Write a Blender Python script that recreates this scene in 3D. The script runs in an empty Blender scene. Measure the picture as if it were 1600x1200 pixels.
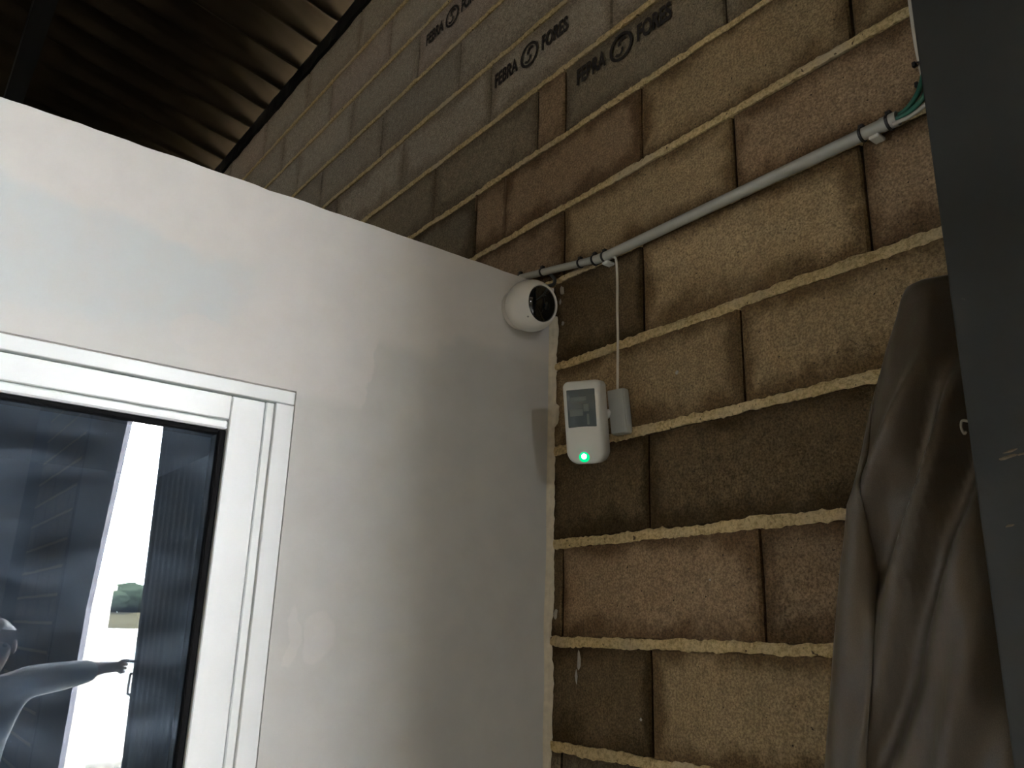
import bpy, bmesh, math, random
from mathutils import Vector, Matrix, noise

random.seed(7)
SC = bpy.context.scene
COL = SC.collection
PI = math.pi

# ------------------------------------------------------------------ camera
cam_d = bpy.data.cameras.new('camera')
cam_d.sensor_width = 36.0
cam_d.lens = 1299.6 * 36.0 / 1600.0
cam_d.clip_start = 0.02
cam_d.clip_end = 500
cam = bpy.data.objects.new('camera', cam_d)
COL.objects.link(cam)
Rr = (0.790882, -0.611347, 0.027587)
Rf = (0.579195, 0.762319, 0.288795)
Ru = (-0.197584, -0.212425, 0.956993)
M = Matrix(((Rr[0], Ru[0], -Rf[0], -1.1702),
            (Rr[1], Ru[1], -Rf[1], -1.3872),
            (Rr[2], Ru[2], -Rf[2], 1.6094),
            (0, 0, 0, 1)))
cam.matrix_world = M
SC.camera = cam

# ------------------------------------------------------------------ light, exposure
SC.view_settings.view_transform = 'Standard'
SC.view_settings.look = 'None'
SC.view_settings.exposure = 0.0
SC.view_settings.gamma = 1.0
SC.view_settings.use_curve_mapping = False
w = bpy.data.worlds.new('sky')
SC.world = w
w.use_nodes = True
wn = w.node_tree
bg = wn.nodes['Background']
bg.inputs['Color'].default_value = (0.93, 0.97, 1.0, 1)       # bright hazy overcast
bg.inputs['Strength'].default_value = 108.0
sun_d = bpy.data.lights.new('sun', 'SUN')
sun_d.energy = 520.0
sun_d.angle = math.radians(2)
sun_d.color = (1.0, 0.93, 0.82)
sun = bpy.data.objects.new('sun', sun_d)
sun.rotation_euler = (math.radians(40), math.radians(-8), 0)
COL.objects.link(sun)


def portal(name, loc, rot, sx, sy):
    d = bpy.data.lights.new(name, 'AREA')
    d.shape = 'RECTANGLE'
    d.size, d.size_y = sx, sy
    d.energy = 1
    d.cycles.is_portal = True          # only tells the renderer where daylight comes in; gives no light of its own
    o = bpy.data.objects.new(name, d)
    o.location = loc
    o.rotation_euler = rot
    COL.objects.link(o)


portal('doorway_portal', (0.24, -3.3, 1.95), (0, math.radians(90), 0), 3.9, 4.0)
portal('high_fill_opening_portal', (-9.44, 3.925, 3.2), (0, math.radians(-90), 0), 0.5, 0.75)  # unseen opening, added only to light the upper blocks
portal('front_fill_opening_portal', (-3.3, -8.44, 2.2), (math.radians(90), 0, 0), 0.5, 0.5)  # unseen opening behind the camera, added only as fill light

SC.cycles.max_bounces = 10
SC.cycles.diffuse_bounces = 6
SC.cycles.sample_clamp_indirect = 20.0


# ------------------------------------------------------------------ helpers
def tag(o, label=None, cat=None, group=None, kind=None):
    if label: o['label'] = label
    if cat: o['category'] = cat
    if group: o['group'] = group
    if kind: o['kind'] = kind
    return o


def link(name, mesh, mat=None, parent=None):
    o = bpy.data.objects.new(name, mesh)
    if mat is not None and len(mesh.materials) == 0:
        mesh.materials.append(mat)
    COL.objects.link(o)
    if parent is not None:
        o.parent = parent
    return o


def empty(name, loc=(0, 0, 0), rot=(0, 0, 0)):
    o = bpy.data.objects.new(name, None)
    o.empty_display_size = 0.05
    o.location = loc
    o.rotation_euler = rot
    COL.objects.link(o)
    return o


def to_mesh(bm, name, smooth=False, angle=None):
    me = bpy.data.meshes.new(name)
    bmesh.ops.recalc_face_normals(bm, faces=bm.faces)
    bm.to_mesh(me)
    bm.free()
    if smooth:
        for p in me.polygons: p.use_smooth = True
        if angle is not None:
            try: me.set_sharp_from_angle(angle=math.radians(angle))
            except Exception: pass
    return me


def box(bm, x0, x1, y0, y1, z0, z1, bev=0.0, seg=1):
    r = bmesh.ops.create_cube(bm, size=1.0)
    vs = r['verts']
    bmesh.ops.scale(bm, vec=(x1 - x0, y1 - y0, z1 - z0), verts=vs)
    bmesh.ops.translate(bm, vec=((x0 + x1) / 2, (y0 + y1) / 2, (z0 + z1) / 2), verts=vs)
    if bev > 0:
        es = list({e for v in vs for e in v.link_edges})
        bmesh.ops.bevel(bm, geom=es, offset=bev, segments=seg, affect='EDGES', profile=0.5)


def obox(name, x0, x1, y0, y1, z0, z1, mat, parent=None, bev=0.0, seg=1, smooth=False):
    bm = bmesh.new()
    box(bm, x0, x1, y0, y1, z0, z1, bev, seg)
    return link(name, to_mesh(bm, name, smooth, 40 if smooth else None), mat, parent)


def tube(bm, pts, rad, seg=12, caps=True):
    """sweep a round section along a polyline; rad is a number or a list"""
    pts = [Vector(p) for p in pts]
    n = len(pts)
    rads = rad if isinstance(rad, (list, tuple)) else [rad] * n
    rings = []
    ref = None
    for i, p in enumerate(pts):
        t = (pts[min(i + 1, n - 1)] - pts[max(i - 1, 0)]).normalized()
        if ref is None:
            ref = Vector((0, 0, 1)) if abs(t.z) < 0.9 else Vector((1, 0, 0))
        u = (ref - t * ref.dot(t)).normalized()
        v = t.cross(u)
        ref = u
        rings.append([bm.verts.new(p + (u * math.cos(2 * PI * k / seg) + v * math.sin(2 * PI * k / seg)) * rads[i]) for k in range(seg)])
    for a, b in zip(rings[:-1], rings[1:]):
        for k in range(seg):
            bm.faces.new((a[k], a[(k + 1) % seg], b[(k + 1) % seg], b[k]))
    if caps:
        bm.faces.new(rings[0][::-1])
        bm.faces.new(rings[-1])


def smooth_path(pts, n=8):
    pts = [Vector(p) for p in pts]
    P = [pts[0] * 2 - pts[1]] + pts + [pts[-1] * 2 - pts[-2]]
    out = []
    for i in range(1, len(P) - 2):
        for j in range(n):
            t = j / n
            a, b, c, d = P[i - 1], P[i], P[i + 1], P[i + 2]
            out.append(0.5 * ((2 * b) + (c - a) * t + (2 * a - 5 * b + 4 * c - d) * t * t + (3 * b - a - 3 * c + d) * t ** 3))
    out.append(pts[-1])
    return out


def otube(name, pts, rad, mat, parent=None, seg=12):
    bm = bmesh.new()
    tube(bm, pts, rad, seg)
    return link(name, to_mesh(bm, name, True, 60), mat, parent)


def lathe(bm, prof, seg=32):
    """profile of (r, z) turned about z"""
    rings = []
    for r, z in prof:
        if r < 1e-6:
            rings.append([bm.verts.new((0, 0, z))])
        else:
            rings.append([bm.verts.new((r * math.cos(2 * PI * k / seg), r * math.sin(2 * PI * k / seg), z)) for k in range(seg)])
    for a, b in zip(rings[:-1], rings[1:]):
        for k in range(seg):
            k2 = (k + 1) % seg
            if len(a) == 1 and len(b) > 1: bm.faces.new((a[0], b[k2], b[k]))
            elif len(b) == 1 and len(a) > 1: bm.faces.new((a[k], a[k2], b[0]))
            elif len(a) > 1 and len(b) > 1: bm.faces.new((a[k], a[k2], b[k2], b[k]))


def basis(normal, up):
    """rotation whose local z is the normal and local y is about up"""
    n = Vector(normal).normalized()
    u = Vector(up)
    u = (u - n * u.dot(n)).normalized()
    x = u.cross(n)
    return Matrix(((x.x, u.x, n.x), (x.y, u.y, n.y), (x.z, u.z, n.z)))


# ------------------------------------------------------------------ materials
def new_mat(name):
    m = bpy.data.materials.new(name)
    m.use_nodes = True
    nt = m.node_tree
    b = nt.nodes['Principled BSDF']
    return m, nt, b


def plain(name, col, rough=0.6, metal=0.0, spec=0.5, var=0.0, scale=20.0, bump=0.0):
    m, nt, b = new_mat(name)
    b.inputs['Base Color'].default_value = (*col, 1)
    b.inputs['Roughness'].default_value = rough
    b.inputs['Metallic'].default_value = metal
    b.inputs['Specular IOR Level'].default_value = spec
    if var > 0 or bump > 0:
        tc = nt.nodes.new('ShaderNodeTexCoord')
        nz = nt.nodes.new('ShaderNodeTexNoise')
        nz.inputs['Scale'].default_value = scale
        nz.inputs['Detail'].default_value = 5
        nt.links.new(tc.outputs['Object'], nz.inputs['Vector'])
        if var > 0:
            mx = nt.nodes.new('ShaderNodeMix'); mx.data_type = 'RGBA'
            mx.inputs['A'].default_value = (*[c * (1 - var) for c in col], 1)
            mx.inputs['B'].default_value = (*[min(1, c * (1 + var)) for c in col], 1)
            nt.links.new(nz.outputs['Fac'], mx.inputs['Factor'])
            nt.links.new(mx.outputs['Result'], b.inputs['Base Color'])
        if bump > 0:
            bp = nt.nodes.new('ShaderNodeBump')
            bp.inputs['Strength'].default_value = 0.6
            bp.inputs['Distance'].default_value = bump
            nt.links.new(nz.outputs['Fac'], bp.inputs['Height'])
            nt.links.new(bp.outputs['Normal'], b.inputs['Normal'])
    return m


class NT:
    """tiny shader-math helper"""
    def __init__(s, nt): s.nt = nt
    def math(s, op, a, b=None, c=None, clamp=False):
        n = s.nt.nodes.new('ShaderNodeMath'); n.operation = op; n.use_clamp = clamp
        for i, v in enumerate((a, b, c)):
            if v is None: continue
            if isinstance(v, (int, float)): n.inputs[i].default_value = v
            else: s.nt.links.new(v, n.inputs[i])
        return n.outputs[0]
    def smooth(s, v, lo, hi, to0=0.0, to1=1.0):
        n = s.nt.nodes.new('ShaderNodeMapRange'); n.interpolation_type = 'SMOOTHSTEP'
        s.nt.links.new(v, n.inputs['Value'])
        n.inputs['From Min'].default_value = lo; n.inputs['From Max'].default_value = hi
        n.inputs['To Min'].default_value = to0; n.inputs['To Max'].default_value = to1
        return n.outputs['Result']
    def mix(s, f, a, b, blend='MIX'):
        n = s.nt.nodes.new('ShaderNodeMix'); n.data_type = 'RGBA'; n.blend_type = blend
        for k, v in (('Factor', f), ('A', a), ('B', b)):
            if isinstance(v, (int, float)): n.inputs[k].default_value = v
            elif isinstance(v, tuple): n.inputs[k].default_value = (*v, 1)
            else: s.nt.links.new(v, n.inputs[k])
        return n.outputs['Result']
    def noise(s, vec, scale, detail=4, rough=0.55):
        n = s.nt.nodes.new('ShaderNodeTexNoise')
        n.inputs['Scale'].default_value = scale; n.inputs['Detail'].default_value = detail
        n.inputs['Roughness'].default_value = rough
        s.nt.links.new(vec, n.inputs['Vector'])
        return n.outputs['Fac']
    def tex(s, which='Object'):
        n = s.nt.nodes.new('ShaderNodeTexCoord')
        return n.outputs[which]
    def sep(s, v):
        n = s.nt.nodes.new('ShaderNodeSeparateXYZ'); s.nt.links.new(v, n.inputs[0])
        return n.outputs
    def pos(s):
        return s.nt.nodes.new('ShaderNodeNewGeometry').outputs['Position']
    def bump(s, h, dist, strength=0.7):
        n = s.nt.nodes.new('ShaderNodeBump'); n.inputs['Distance'].default_value = dist
        n.inputs['Strength'].default_value = strength
        s.nt.links.new(h, n.inputs['Height'])
        return n.outputs['Normal']


def block_material():
    m, nt, b = new_mat('concrete_block')
    h = NT(nt)
    oi = nt.nodes.new('ShaderNodeObjectInfo')
    g = h.sep(h.tex('Generated'))
    P = h.pos()
    n_big = h.noise(P, 9.0, 4)
    n_mid = h.noise(P, 55.0, 5, 0.65)
    n_fine = h.noise(P, 230.0, 3, 0.75)
    dy = h.math('MULTIPLY', h.math('MINIMUM', g[1], h.math('SUBTRACT', 1.0, g[1])), 0.49)
    # damp runs up further from the lower edge
    dz = h.math('MULTIPLY', h.math('MINIMUM', h.math('MULTIPLY', g[2], 0.75), h.math('SUBTRACT', 1.0, g[2])), 0.2)
    d = h.math('MINIMUM', dy, dz)
    d = h.math('ADD', d, h.math('MULTIPLY', h.math('SUBTRACT', n_big, 0.5), 0.11))
    edge = h.smooth(d, 0.002, 0.050)
    edge = h.math('ADD', h.math('SUBTRACT', 1.0, oi.outputs['Alpha']), h.math('MULTIPLY', edge, oi.outputs['Alpha']))
    dark = h.mix(1.0, oi.outputs['Color'], (0.42, 0.375, 0.32), 'MULTIPLY')
    col = h.mix(edge, dark, oi.outputs['Color'])
    sp = h.smooth(n_fine, 0.33, 0.68, 0.60, 1.34)
    comb = nt.nodes.new('ShaderNodeCombineColor')
    for k in range(3): nt.links.new(sp, comb.inputs[k])
    col = h.mix(1.0, col, comb.outputs[0], 'MULTIPLY')
    md = h.smooth(n_mid, 0.3, 0.75, 0.82, 1.15)
    comb2 = nt.nodes.new('ShaderNodeCombineColor')
    for k in range(3): nt.links.new(md, comb2.inputs[k])
    col = h.mix(1.0, col, comb2.outputs[0], 'MULTIPLY')
    pits = h.smooth(h.noise(P, 140.0, 2), 0.26, 0.31)
    col = h.mix(pits, (0.05, 0.04, 0.03), col)
    nt.links.new(col, b.inputs['Base Color'])
    b.inputs['Roughness'].default_value = 0.95
    b.inputs['Specular IOR Level'].default_value = 0.15
    nt.links.new(h.bump(h.math('ADD', n_fine, n_mid), 0.0025, 0.8), b.inputs['Normal'])
    return m


def mortar_material():
    m, nt, b = new_mat('mortar')
    h = NT(nt); P = h.pos()
    f = h.noise(P, 160.0, 4, 0.7)
    big = h.noise(P, 5.0, 3)
    c = h.mix(h.smooth(f, 0.3, 0.62), (0.36, 0.255, 0.115), (0.72, 0.565, 0.30))
    c = h.mix(h.smooth(big, 0.45, 0.75), c, (0.60, 0.50, 0.34))
    pits = h.smooth(h.noise(P, 90.0, 2), 0.27, 0.33)
    c = h.mix(pits, (0.10, 0.07, 0.04), c)
    nt.links.new(c, b.inputs['Base Color'])
    b.inputs['Roughness'].default_value = 0.95
    b.inputs['Specular IOR Level'].default_value = 0.1
    nt.links.new(h.bump(f, 0.004, 0.9), b.inputs['Normal'])
    return m


def plaster_material():
    """white wall: skim-coated with bluish grey patches of newer filler (their outlines are real marks on the wall)"""
    m, nt, b = new_mat('white_plaster')
    h = NT(nt); P = h.pos()
    xyz = h.sep(P)
    x, z = xyz[0], xyz[2]
    n1 = h.noise(P, 4.0, 4)
    n2 = h.noise(P, 14.0, 5)
    wob = h.math('MULTIPLY', h.math('SUBTRACT', n1, 0.5), 0.16)
    wob2 = h.math('MULTIPLY', h.math('SUBTRACT', n2, 0.5), 0.06)
    w_ = h.math('ADD', wob, wob2)
    white = (0.675, 0.655, 0.635); grey = (0.59, 0.62, 0.63); grey2 = (0.60, 0.597, 0.58)
    # patch of grey filler above the window: slanting top edge and right end
    top = h.math('ADD', h.math('MULTIPLY', h.math('ADD', x, 0.95), -0.06), 2.262)
    a = h.smooth(h.math('ADD', h.math('SUBTRACT', top, z), w_), -0.012, 0.03)
    a = h.math('MULTIPLY', a, h.smooth(h.math('ADD', h.math('SUBTRACT', -0.70, h.math('MULTIPLY', h.math('SUBTRACT', 2.2, z), 0.45)), h.math('SUBTRACT', w_, x)), -0.02, 0.05))
    a = h.math('MULTIPLY', a, h.smooth(n2, 0.3, 0.62, 0.55, 1.0))
    a = h.math('MULTIPLY', a, h.smooth(h.math('ADD', z, w_), 2.05, 2.12, 0.35, 1.0))
    col = h.mix(a, white, grey)
    # older darker coat: below z 2.02 near the window, stepping up towards the corner
    s1 = h.smooth(h.math('ADD', x, w_), -0.475, -0.435)
    lim = h.math('ADD', h.math('MULTIPLY', s1, 0.135), 2.022)
    lim = h.math('ADD', lim, h.math('MULTIPLY', h.smooth(h.math('ADD', x, w_), -0.34, -0.26), 0.055))
    bfac = h.smooth(h.math('SUBTRACT', h.math('ADD', lim, wob2), z), -0.012, 0.022)
    col = h.mix(bfac, col, grey2)
    # two pale dabs beside the window
    for (cx, cz, rx, rz) in ((-0.565, 1.60, 0.013, 0.05), (-0.52, 1.60, 0.028, 0.042), (-0.79, 2.085, 0.05, 0.03)):
        ex = h.math('DIVIDE', h.math('SUBTRACT', h.math('ADD', x, wob2), cx), rx)
        ez = h.math('DIVIDE', h.math('SUBTRACT', h.math('ADD', z, wob2), cz), rz)
        r2 = h.math('ADD', h.math('MULTIPLY', ex, ex), h.math('MULTIPLY', ez, ez))
        col = h.mix(h.smooth(r2, 0.75, 1.15, 0.6, 0.0), col, white)
    tone = h.smooth(n2, 0.25, 0.75, 0.965, 1.03)
    cc = nt.nodes.new('ShaderNodeCombineColor')
    for k in range(3): nt.links.new(tone, cc.inputs[k])
    col = h.mix(1.0, col, cc.outputs[0], 'MULTIPLY')
    nt.links.new(col, b.inputs['Base Color'])
    b.inputs['Roughness'].default_value = 0.8
    b.inputs['Specular IOR Level'].default_value = 0.25
    nt.links.new(h.bump(h.noise(P, 30.0, 6), 0.002, 0.25), b.inputs['Normal'])
    return m


def glass_pane_material():
    """double-glazed pane: mirror-like sheen over a dark room, with a film of dust"""
    m = bpy.data.materials.new('window_glass')
    m.use_nodes = True
    nt = m.node_tree
    nt.nodes.clear()
    h = NT(nt)
    out = nt.nodes.new('ShaderNodeOutputMaterial')
    P = h.pos()
    gl = nt.nodes.new('ShaderNodeBsdfGlossy'); gl.inputs['Roughness'].default_value = 0.004
    gl.inputs['Color'].default_value = (0.93, 0.97, 1.0, 1)
    tr = nt.nodes.new('ShaderNodeBsdfTransparent'); tr.inputs['Color'].default_value = (0.62, 0.68, 0.74, 1)
    df = nt.nodes.new('ShaderNodeBsdfDiffuse'); df.inputs['Color'].default_value = (0.50, 0.62, 0.80, 1)
    fr = nt.nodes.new('ShaderNodeLayerWeight'); fr.inputs['Blend'].default_value = 0.25
    refl = h.math('ADD', h.math('MULTIPLY', fr.outputs['Fresnel'], 1.2), 0.055)
    mp = nt.nodes.new('ShaderNodeMapping'); mp.inputs['Scale'].default_value = (2.0, 1.0, 7.0)
    nt.links.new(P, mp.inputs['Vector'])
    dust = h.smooth(h.noise(mp.outputs['Vector'], 3.0, 4), 0.35, 0.75, 0.02, 0.11)
    m1 = nt.nodes.new('ShaderNodeMixShader'); nt.links.new(refl, m1.inputs[0])
    nt.links.new(tr.outputs[0], m1.inputs[1]); nt.links.new(gl.outputs[0], m1.inputs[2])
    m2 = nt.nodes.new('ShaderNodeMixShader'); nt.links.new(dust, m2.inputs[0])
    nt.links.new(m1.outputs[0], m2.inputs[1]); nt.links.new(df.outputs[0], m2.inputs[2])
    nt.links.new(m2.outputs[0], out.inputs['Surface'])
    return m


def fabric_material():
    m, nt, b = new_mat('taupe_satin')
    h = NT(nt); P = h.tex('Object')
    mp = nt.nodes.new('ShaderNodeMapping'); mp.inputs['Scale'].default_value = (1, 1, 0.25)
    nt.links.new(P, mp.inputs['Vector'])
    n = h.noise(P, 900.0, 2)
    c = h.mix(h.smooth(n, 0.3, 0.7), (0.080, 0.060, 0.038), (0.108, 0.083, 0.056))
    nt.links.new(c, b.inputs['Base Color'])
    b.inputs['Roughness'].default_value = 0.36
    b.inputs['Specular IOR Level'].default_value = 0.6
    b.inputs['Sheen Weight'].default_value = 0.12
    b.inputs['Sheen Roughness'].default_value = 0.4
    nt.links.new(h.bump(h.noise(mp.outputs['Vector'], 9.0, 4), 0.02, 0.35), b.inputs['Normal'])
    return m


def emit(name, col, strength):
    m = bpy.data.materials.new(name); m.use_nodes = True
    nt = m.node_tree; nt.nodes.clear()
    o = nt.nodes.new('ShaderNodeOutputMaterial'); e = nt.nodes.new('ShaderNodeEmission')
    e.inputs['Color'].default_value = (*col, 1); e.inputs['Strength'].default_value = strength
    nt.links.new(e.outputs[0], o.inputs['Surface'])
    return m


def paint_material():
    m, nt, b = new_mat('dark_grey_paint')
    h = NT(nt); P = h.pos()
    big = h.noise(P, 6.0, 4)
    c = h.mix(big, (0.019, 0.0205, 0.018), (0.029, 0.030, 0.026))
    sc = h.smooth(h.noise(P, 26.0, 4, 0.75), 0.70, 0.76, 0.0, 0.55)
    c = h.mix(sc, c, (0.17, 0.15, 0.11))
    nt.links.new(c, b.inputs['Base Color'])
    b.inputs['Roughness'].default_value = 0.55
    nt.links.new(h.bump(h.noise(P, 90.0, 3), 0.0008, 0.5), b.inputs['Normal'])
    return m


M_BLOCK = block_material()
M_MORTAR = mortar_material()
M_JOINT = plain('dark_joint', (0.035, 0.026, 0.018), 1.0, spec=0.05)
M_PLASTER = plaster_material()
M_DAUB = plain('plaster_daub', (0.70, 0.635, 0.50), 0.9, var=0.25, scale=60, bump=0.002)
M_SPLASH = plain('plaster_splash', (0.42, 0.39, 0.34), 0.9, var=0.3, scale=90)
M_PVC = plain('white_frame', (0.84, 0.87, 0.88), 0.32, var=0.015, scale=3)
M_SEAL = plain('grey_sealant', (0.36, 0.35, 0.33), 0.8)
M_GASKET = plain('black_gasket', (0.005, 0.005, 0.006), 0.8, spec=0.1)
M_GLASS = glass_pane_material()
M_CONDUIT = plain('conduit_plastic', (0.42, 0.41, 0.355), 0.4, var=0.06, scale=15)
M_CABLE_W = plain('white_cable', (0.62, 0.58, 0.50), 0.45)
M_CABLE_G = plain('green_cable', (0.022, 0.15, 0.10), 0.4)
M_CABLE_D = plain('dark_cable', (0.05, 0.055, 0.05), 0.5)
M_TIE = plain('black_nylon', (0.012, 0.010, 0.009), 0.45)
M_WHITE = plain('white_plastic', (0.74, 0.74, 0.69), 0.38, var=0.03, scale=30)
M_BALL = plain('white_camera_shell', (0.80, 0.78, 0.73), 0.42)
M_LENS = plain('black_lens', (0.004, 0.005, 0.005), 0.06, spec=0.8)
M_LENS2 = plain('lens_glass', (0.01, 0.016, 0.018), 0.03, spec=1.0)
M_BOX = plain('grey_plastic', (0.46, 0.48, 0.46), 0.35, var=0.05, scale=40)
M_SENSE = plain('sensor_window', (0.085, 0.105, 0.11), 0.12, spec=0.7)
M_SENSE2 = plain('sensor_inner', (0.15, 0.172, 0.165), 0.4)
M_LED = emit('led_core', (0.55, 1.0, 0.78), 7.0)
M_LEDG = emit('led_halo', (0.0, 0.85, 0.28), 1.1)
M_PAINT = paint_material()
M_FABRIC = fabric_material()
M_STAMP = plain('black_stamp_ink', (0.035, 0.030, 0.026), 0.95, var=0.6, scale=120, spec=0.1)
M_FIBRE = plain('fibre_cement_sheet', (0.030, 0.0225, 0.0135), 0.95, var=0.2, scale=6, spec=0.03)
M_STEEL = plain('dark_steel', (0.012, 0.011, 0.010), 0.7, spec=0.1)
M_CONC = plain('grey_concrete', (0.085, 0.077, 0.064), 0.85, var=0.15, scale=3)
M_SHED = plain('shed_wall', (0.30, 0.24, 0.155), 0.95, var=0.2, scale=5)
M_OFFICE = plain('office_plaster', (0.30, 0.32, 0.35), 0.9)
M_YARD = plain('pale_yard', (0.55, 0.52, 0.47), 0.9, var=0.1, scale=1)
M_FIELD = plain('dry_grass', (0.016, 0.015, 0.010), 1.0, spec=0.0, var=0.3, scale=0.8)
M_LEAF = plain('tree_green', (0.012, 0.0165, 0.0115), 0.9, spec=0.0, var=0.5, scale=1.3)
M_JAMB = plain('pale_steel_paint', (0.065, 0.062, 0.078), 0.4)
M_PANEL = plain('grey_sheet_steel', (0.10, 0.11, 0.115), 0.45, var=0.1, scale=4)
M_CREAM = plain('cream_render', (0.75, 0.70, 0.60), 0.8)
M_CAR = plain('white_car_paint', (0.85, 0.86, 0.87), 0.25)
M_CARGLASS = plain('car_glass', (0.35, 0.42, 0.45), 0.05, spec=0.8)
M_TYRE = plain('tyre_rubber', (0.02, 0.02, 0.02), 0.8)
M_SKIN = plain('skin', (0.50, 0.32, 0.24), 0.55)
M_HAIR = plain('brown_hair', (0.13, 0.085, 0.055), 0.6, var=0.4, scale=60)
M_SHIRT = plain('blue_white_shirt', (0.74, 0.80, 0.90), 0.8, var=0.3, scale=16)
M_TROUSER = plain('dark_trousers', (0.05, 0.06, 0.09), 0.85)
M_SHOE = plain('dark_shoe', (0.03, 0.025, 0.02), 0.5)

# ------------------------------------------------------------------ setting: shell of the shed
floor = obox('floor', -9.2, 0.2, -8.2, 7.2, -0.12, 0.0, M_CONC); tag(floor, kind='structure')
yard = obox('ground_yard', 0.2, 60, -60, 40, -0.16, -0.03, M_YARD); tag(yard, kind='structure')
yard2 = obox('ground_yard', -60, -9.2, -60, 40, -0.16, -0.03, M_YARD); tag(yard2, kind='structure')
bm = bmesh.new()
box(bm, -9.4, -9.2, -8.2, 3.6, 0, 6.0); box(bm, -9.4, -9.2, 4.25, 7.2, 0, 6.0); box(bm, -9.4, -9.2, 3.6, 4.25, 0, 3.0); box(bm, -9.4, -9.2, 3.6, 4.25, 3.42, 6.0)  # the small high opening is added to let in fill light
tag(link('wall_left', to_mesh(bm, 'wall_left'), M_SHED), kind='structure')
bm = bmesh.new()
box(bm, -9.4, -3.5, -8.4, -8.2, 0, 6.0); box(bm, -3.1, 0.2, -8.4, -8.2, 0, 6.0); box(bm, -3.5, -3.1, -8.4, -8.2, 0, 2.0); box(bm, -3.5, -3.1, -8.4, -8.2, 2.4, 6.0)  # the small square opening is added for light on corner and cloth
tag(link('wall_front', to_mesh(bm, 'wall_front'), M_SHED), kind='structure')
bm = bmesh.new(); box(bm, -9.4, 0.0, 7.2, 7.4, 0, 6.0)
tag(link('wall_far', to_mesh(bm, 'wall_far'), M_SHED), kind='structure')

# ---- right wall of concrete blocks
OPEN0, OPEN1, OPEN_H = -5.30, -1.30, 3.85          # the doorway behind the camera
WALL_TOP = 4.012
bm = bmesh.new()
BX = 0.010
box(bm, BX, 0.20, OPEN1, 7.2, -0.0, WALL_TOP)
box(bm, BX, 0.20, -8.2, OPEN0, 0.0, WALL_TOP)
box(bm, BX, 0.20, OPEN0, OPEN1, OPEN_H, WALL_TOP)
wall_r = link('wall_right', to_mesh(bm, 'wall_right'), M_JOINT)
tag(wall_r, kind='structure')

PITCH = 0.4945
BED = 0.0095                                        # half a mortar bed


def brick_mesh(L, Hh, seed):
    """block with chamfered, slightly uneven arrises; local x=0 is the face, y and z centred"""
    rnd = random.Random(seed)
    bm = bmesh.new()
    c = 0.004
    ny = 4 if L > 0.3 else 2

    def ring(x, inset, jit):
        vs = []
        for i in range(ny + 1): vs.append((-L / 2 + L * i / ny, -Hh / 2, 0, 1))
        vs.append((L / 2, 0, -1, 0))
        for i in range(ny, -1, -1): vs.append((-L / 2 + L * i / ny, Hh / 2, 0, -1))
        vs.append((-L / 2, 0, 1, 0))
        out = []
        for (y, z, _, _) in vs:
            yy = y - inset * (1 if y > L / 2 - 1e-6 else -1 if y < -L / 2 + 1e-6 else 0)
            zz = z - inset * (1 if z > Hh / 2 - 1e-6 else -1 if z < -Hh / 2 + 1e-6 else 0)
            out.append(bm.verts.new((x + rnd.uniform(-jit, jit) * 0.6, yy + rnd.uniform(-jit, jit), zz + rnd.uniform(-jit, jit))))
        return out
    r0 = ring(0.0, c, 0.0016)
    r1 = ring(c, 0.0, 0.0008)
    r2 = ring(0.03, 0.0, 0)
    n = len(r0)
    for a, b in ((r0, r1), (r1, r2)):
        for k in range(n): bm.faces.new((a[k], a[(k + 1) % n], b[(k + 1) % n], b[k]))
    bm.faces.new(r0)
    return to_mesh(bm, 'brick')


_bm_cache = {}


def brick_of(L, Hh, variant):
    key = (round(L, 3), round(Hh, 3), variant)
    if key not in _bm_cache: _bm_cache[key] = brick_mesh(L, Hh, variant + 11)
    return _bm_cache[key]


TAN = (0.47, 0.365, 0.235); RED = (0.46, 0.34, 0.235); GREY = (0.30, 0.262, 0.208); BLUE = (0.295, 0.28, 0.25)
DARK = (0.168, 0.126, 0.078)


def tone(k, y):
    """tint of the block of course k whose middle is at y"""
    if k <= -1: c = GREY; s = 0.9
    elif k == 0: c, s = (DARK, 1.05) if y > -0.285 else (TAN, 0.85)
    elif k == 1: c, s = (DARK, 1.0) if y > -0.03 else ((RED, 0.86) if y > -0.537 else (RED, 0.62))
    elif k == 2: c, s = (DARK, 0.92)
    elif k == 3: c, s = (DARK, 1.0) if y > -0.03 else ((TAN, 0.80) if y > -0.52 else (TAN, 0.92))
    elif k == 4: c, s = (DARK, 1.02) if y > -0.28 else ((TAN, 0.98) if y > -0.77 else (RED, 0.80))
    elif k == 5: c, s = (RED, 0.66) if y > -0.03 else ((TAN, 0.86) if y > -0.52 else (RED, 0.86))
    elif k == 6: c, s = (GREY, 0.72) if y > 0.34 else ((RED, 0.74) if y > -0.28 else (TAN, 0.84))
    elif k == 7: c, s = (GREY, 0.80) if y > 0.08 else ((RED, 0.66) if y > -0.03 else ((GREY, 0.80) if y > -0.53 else (GREY, 0.9)))
    else:
        r = random.Random(int(k * 131 + round(y * 40)))
        c = (GREY, BLUE, GREY, (0.325, 0.27, 0.22))[r.randrange(4)]
        s = 0.80 + 0.30 * r.random() + 0.05 * (k - 8)
    return tuple(v * s * (0.87 if k < 7 else 1.0 if k < 8 else 1.25) * q for v, q in zip(c, (1.05, 0.985, 0.85) if k < 8 else (1.02, 1.0, 0.97)))


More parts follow.
